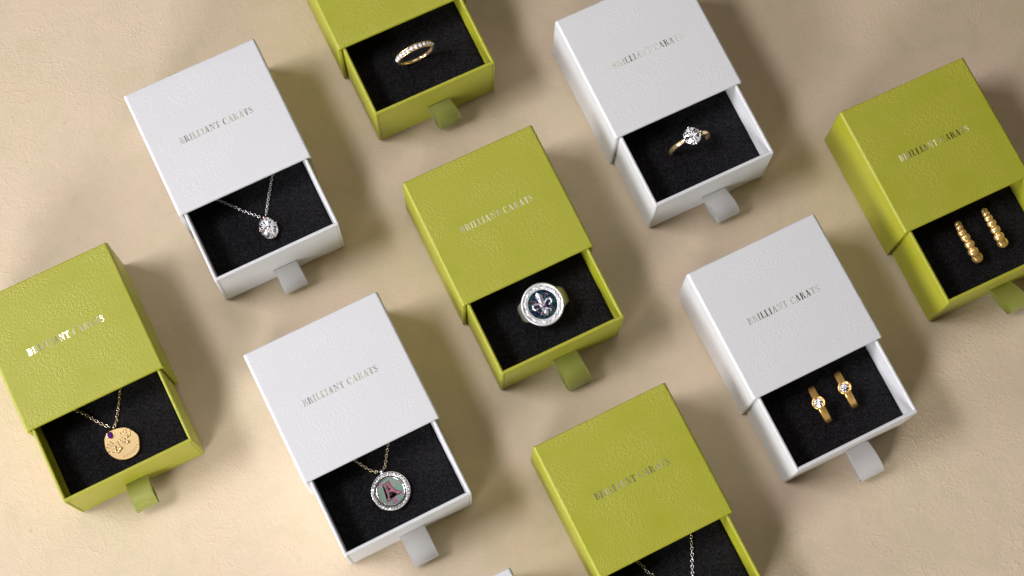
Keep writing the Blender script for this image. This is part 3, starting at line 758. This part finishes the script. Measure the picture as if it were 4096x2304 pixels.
obj('letter_opening', bm, M_black, pd)

# ---- necklace I: only two strands in view
loc, a = local('I', 0, 0, 0)
t = thing('necklace', 'silver chain in two strands, cut off by the bottom edge of the picture', 'necklace', loc, a, 'necklaces on black foam')
obj('chain', chain_mesh([[(-13.5, 4.5, Z0), (-11.8, .4, Z0), (-10.7, -1.6, Z0), (-9.9, -5.1, Z0), (-8.7, -7.1, Z0), (-5.5, -15, Z0), (-1.2, -24.5, Z0)],
                         [(14.5, 4.5, Z0), (12.6, -.2, Z0), (11.2, -3.2, Z0), (9.4, -7.1, Z0), (7.0, -11.9, Z0), (5.7, -14.5, Z0), (-.4, -24.8, Z0)]], 2.15, 1.4, .19, 2.4), M_silver, t, smooth=True)

# ------------------------------------------------------------------ rings
def band(bm, R, T, Wf, axis='y', n=72, mat=0, a0=0, a1=2 * pi, zc=0):
    """ring in the xz plane; Wf(angle)=width, T(angle)=thickness; R outer radius"""
    secs = []
    closed = abs(a1 - a0 - 2 * pi) < 1e-6
    for i in range(n if closed else n + 1):
        a = a0 + (a1 - a0) * i / n; w = Wf(a); th = T(a); sec = []
        for q in range(12):
            b = q * 2 * pi / 12
            rr = R - th / 2 + (th / 2) * math.copysign(abs(cos(b)) ** .6, cos(b)); yy = w / 2 * math.copysign(abs(sin(b)) ** .6, sin(b))
            sec.append((rr * cos(a), yy, zc + rr * sin(a)))
        secs.append(sec)
    loft(bm, secs, closed_secs=closed, caps=not closed)

# diamond band in box B
loc, a = local('B', -.3, -12.7, 27.3)
t = thing('ring', 'gold band ring with a row of small diamonds, standing upright in black foam', 'ring', loc, a, 'rings standing in black foam')
t.rotation_euler = (radians(3), 0, a)
bm = bmesh.new(); band(bm, 8.5, lambda q: 1.0, lambda q: 1.6 + .5 * max(0, sin(q))); obj('band', bm, M_gold, t, smooth=True)
bm = bmesh.new()
for s in (-1, 1):
    tube(bm, [(8.75 * cos(q), s * 1.12, 8.75 * sin(q)) for q in [radians(12 + i * 6) for i in range(27)]], .22, 6)
obj('rail', bm, M_gold, t, smooth=True)
for i in range(12):
    q = radians(20 + i * 13.2); bm = bmesh.new(); r = .95 if 2 < i < 11 else .80
    gem(bm, r, r, .95, 9, nm=5, seed=30 + i, jit=1.0)
    rot = Matrix.Rotation(pi / 2 - q, 4, 'Y')
    for v in bm.verts: v.co = rot @ (v.co + Vector((0, 0, 8.35)))
    obj('gemstone', bm, PAVE, t)

# solitaire in box C
loc, a = local('C', .75, -11.6, 20.9)
t = thing('ring', 'plain gold ring with one large round diamond held by four silver claws', 'ring', loc, a, 'rings standing in black foam')
bm = bmesh.new(); band(bm, 9.75, lambda q: 1.5, lambda q: 1.35 + .75 * abs(cos(q)) ** .7); obj('band', bm, M_gold, t, smooth=True)
st = bpy.data.objects.new('setting', None); COL.objects.link(st); st.parent = t; st.location = (-.2 * MM, 0, 9.3 * MM); st.empty_display_size = .002
st.rotation_euler = (radians(8), radians(-4), 0)
bm = bmesh.new(); gem(bm, 3.75, 3.75, 2.9, 20, nm=5, seed=3, cz=.2, jit=.9); obj('gemstone', bm, GEM, st)
for i in range(4):
    q = i * pi / 2 + radians(2); c_, s_ = cos(q), sin(q); bm = bmesh.new()
    tube(bm, [(1.0 * c_, 1.0 * s_, -.6), (3.0 * c_, 3.0 * s_, .7), (3.85 * c_, 3.85 * s_, 2.0), (3.7 * c_, 3.7 * s_, 2.7)], [.3, .3, .34, .36], 8)
    sphere(bm, (3.75 * c_, 3.75 * s_, 2.65), .46, 2); obj('claw', bm, M_silver, st, smooth=True)

# signet ring in box E
loc, a = local('E', 2.2, -10.2, 18.6)
t = thing('ring', 'silver signet ring with leaf scrollwork round a fleur-de-lis on dark abalone shell', 'ring', loc, a, 'rings standing in black foam')
t.rotation_euler = (radians(11), radians(-8), a + radians(-2))
bm = bmesh.new()
def wsh(q):
    u = abs((q - pi / 2)) / (pi / 2)      # 0 at the top, 1 at the sides, 2 at the bottom
    return 14.5 - 8.5 * min(1, u) ** .9 - 1.5 * max(0, u - 1)
band(bm, 10.8, lambda q: 1.8, wsh, n=72); 
for f in bm.faces:
    c_ = f.calc_center_median(); f.material_index = 1 if (c_.x ** 2 + c_.z ** 2) ** .5 > 10.0 and abs(c_.y) < 5.6 and c_.z > 1.0 else 0
obj('shank', bm, [M_silver_satin, M_tan], t, smooth=True)
pl = bpy.data.objects.new('bezel_plate', None); COL.objects.link(pl); pl.parent = t; pl.location = (0, 0, 9.4 * MM); pl.empty_display_size = .002
bm = bmesh.new(); revolve(bm, [(6.05, 0), (6.05, 1.35), (6.25, 1.5), (7.95, 1.35), (8.1, 1.75), (8.45, 1.9), (8.75, 1.7), (8.8, 1.35), (8.95, 1.2), (9.0, .5), (8.6, -.8)], 80)
obj('rim', bm, M_silver_satin, pl, smooth=True, wn_=True)
bm = bmesh.new(); rnd = random.Random(4)
for i in range(22):           # raised acanthus leaves
    an = i * 2 * pi / 22; s = 1 if i % 2 else -1
    for r0, r1, da, w_ in ((6.35, 7.75, .26 * s, .30), (6.5, 7.3, -.18 * s, .22)):
        pts = []
        for q in range(7):
            u = q / 6; rr = r0 + (r1 - r0) * u; aa = an + da * u * u
            pts.append((rr * cos(aa), rr * sin(aa), 1.55))
        tube(bm, pts, [max(.05, w_ * sin(pi * (.12 + .80 * q / 6))) for q in range(7)], 6)
    aa = an + .16 * s; curlp = [((7.25 + .42 * cos(b)) * cos(aa) - .42 * sin(b) * sin(aa), (7.25 + .42 * cos(b)) * sin(aa) + .42 * sin(b) * cos(aa), 1.55) for b in [radians(40 * k) for k in range(7)]]
    tube(bm, curlp, .13, 5)
obj('leaf_scrollwork', bm, M_silver_satin, pl, smooth=True)
bm = bmesh.new()
for i in range(22):           # raised black drops painted as the dark inside pierced openings
    an = (i + .5) * 2 * pi / 22; s = 1 if i % 2 else -1
    if i % 3 == 2: continue
    rr = 7.35; L_ = .66; sphere(bm, (rr * cos(an), rr * sin(an), 1.50), 1, 2, (L_, .17, .10), Matrix.Rotation(an + .7 * s, 3, 'Z'))
obj('painted_piercing', bm, M_black, pl, smooth=True)
bm = bmesh.new(); revolve(bm, [(0.01, .4), (0.01, 1.3), (6.04, 1.3), (6.04, .4)], 60); obj('shell_disc', bm, M_abalone, pl)
JE = ((.0932, -.0447), (-.0469, -.0956))
def emap(zx, zy):
    u, v = (zx - 815) / 6.04 * .95, (zy - 690) / 6.04 * .95
    return (u * JE[0][0] + v * JE[1][0], u * JE[0][1] + v * JE[1][1])
bm = bmesh.new()
def ridge(pts, h, mat=0):
    """outline raised to a central crest"""
    P = [Vector(emap(*p)) for p in pts]; c = sum(P, Vector((0, 0))) / len(P)
    b = [bm.verts.new((p.x, p.y, 1.25)) for p in P]; m_ = [bm.verts.new((p.x, p.y, 1.5)) for p in P]
    ctr = bm.verts.new((c.x, c.y, 1.5 + h)); n_ = len(P)
    for i in range(n_):
        j = (i + 1) % n_
        bm.faces.new((b[i], b[j], m_[j], m_[i])); bm.faces.new((m_[i], m_[j], ctr))
ridge([(655, 412), (720, 430), (800, 480), (830, 560), (838, 735), (790, 690), (700, 620), (632, 540), (632, 470)], .7)
ridge([(870, 770), (910, 760), (975, 850), (950, 912), (880, 905), (862, 850)], .5)
for c_line, rad in (([(850, 735), (870, 640), (920, 555), (985, 530), (1035, 570), (1035, 630), (985, 670), (965, 690)], [.35, .4, .5, .62, .62, .5, .36, .2]),
                    ([(835, 745), (740, 690), (640, 690), (580, 740), (590, 805), (650, 835), (700, 805), (720, 790)], [.35, .4, .5, .62, .62, .5, .36, .2]),
                    ([(840, 790), (840, 850), (800, 900), (790, 940), (850, 945)], [.25, .3, .32, .3, .15]),
                    ([(900, 755), (960, 790), (1020, 780), (1040, 830), (1010, 850)], [.25, .3, .32, .3, .15])):
    pts = [emap(*p) for p in c_line]; sp_ = [Vector((p[0], p[1], 1.5)) for p in pts]
    fine = bez([tuple(sp_[0])] + [tuple(x) for x in sp_[1:-1]] + [tuple(sp_[-1])], 2) and sp_
    tube(bm, fine, rad, 8)
emb = obj('fleur_de_lis', bm, M_pinkshell, pl)
bm = bmesh.new(); p0, p1 = emap(790, 785), emap(915, 720); tube(bm, [(p0[0], p0[1], 1.8), ((p0[0] + p1[0]) / 2, (p0[1] + p1[1]) / 2, 2.05), (p1[0], p1[1], 1.8)], [.35, .42, .35], 8)
for cx_, cy_ in ((545, 600), (600, 625), (650, 640), (885, 420), (925, 425), (865, 490), (1020, 690), (1040, 720), (700, 850), (730, 880), (960, 940), (900, 935)):
    x_, y_ = emap(cx_, cy_)
    for k in range(3): sphere(bm, (x_ + rnd.uniform(-.25, .25), y_ + rnd.uniform(-.25, .25), 1.45), .30, 1)
obj('emblem_band', bm, simple('plum_enamel', (.20, .12, .22), .25, .7, bumpscale=2000, bumpstr=.5), pl, smooth=True)

# ------------------------------------------------------------------ hoop earrings
def bezel_hoop(label, lx, ly, tilt):
    loc, a = local('G', lx, ly, 19.5)
    t = thing('hoop_earring', label, 'earring', loc, a, 'gold hoop earrings with a round stone')
    t.rotation_euler = (0, radians(tilt), a)
    bm = bmesh.new(); band(bm, 8.3, lambda q: 1.1, lambda q: 3.0, n=64)
    for v in bm.verts: v.co = Vector((v.co.y, v.co.x, v.co.z))
    obj('hoop', bm, M_gold_deep, t, smooth=True)
    bz = bpy.data.objects.new('stone_setting', None); COL.objects.link(bz); bz.parent = t; bz.location = (0, .3 * MM, 7.9 * MM); bz.empty_display_size = .002
    bm = bmesh.new(); revolve(bm, [(2.05, 0), (2.05, 1.2), (2.25, 1.5), (2.55, 1.5), (2.8, 1.2), (2.75, .2), (2.4, 0)], 40); obj('bezel', bm, M_gold_deep, bz, smooth=True, wn_=True)
    bm = bmesh.new(); gem(bm, 2.1, 2.1, 1.2, 12, cz=.35, nm=5, seed=int(lx * 7) + 50, jit=1.3); obj('gemstone', bm, GEM, bz)
bezel_hoop('gold hoop earring with a round stone, nearer the left wall of its white box', -2.7, -12.2, -16)
bezel_hoop('gold hoop earring with a round stone, nearer the right wall of its white box', 9.9, -11.4, -16)

def bead_hoop(label, pts, kx, ky):
    """pts: (x, y at foam height 24, radius)"""
    n_ = len(pts); y0, y1 = pts[0][1], pts[-1][1]; yc = (y0 + y1) / 2; R_ = abs(y1 - y0) / 2 + .3
    loc, a = local('H', pts[3][0], yc, FOAMZ)
    t = thing('beaded_hoop_earring', label, 'earring', loc, a, 'beaded gold hoop earrings')
    path = []
    for (x, y, r) in pts:
        u = (y - yc) / R_; h = 7.4 * math.sqrt(max(0, 1 - u * u)) + 1.0
        z = FOAMZ + h; path.append((x + kx * (z - 24), y + ky * (z - 24), z, r))
    for (x, y, z, r) in path:
        bm = bmesh.new(); sphere(bm, (x - pts[3][0], y - yc, z - FOAMZ), r, 3, (1.10, 1.06, .92)); obj('bead', bm, M_gold_bead, t, smooth=True)
    bm = bmesh.new(); P = [(x - pts[3][0], y - yc, z - FOAMZ) for x, y, z, r in path]
    f0 = Vector(P[0]); f1 = Vector(P[-1])
    tube(bm, [(f0.x + .3, f0.y + .8, -1.0)] + P + [(f1.x + .3, f1.y - .6, -1.0)], [.5] + [r * .62 for _, _, _, r in path] + [.6], 8)
    obj('hoop_wire', bm, M_gold_bead, t, smooth=True)
ya = [(-4.1, -4.3, 1.45), (-4.2, -6.0, 1.5), (-4.3, -8.2, 1.7), (-4.0, -10.7, 1.88), (-3.9, -14.0, 1.95), (-4.0, -17.4, 2.1), (-3.8, -20.5, 2.3)]
yb = [(8.9, -3.9, 1.35), (8.9, -5.4, 1.45), (8.9, -7.4, 1.65), (9.0, -9.9, 1.82), (9.1, -13.0, 1.9), (9.0, -16.3, 2.05), (9.1, -19.3, 2.25)]
bead_hoop('beaded gold hoop earring, left one of the pair in the green box', ya, -.394, -.138)
bead_hoop('beaded gold hoop earring, right one of the pair in the green box', yb, -.394, -.138)
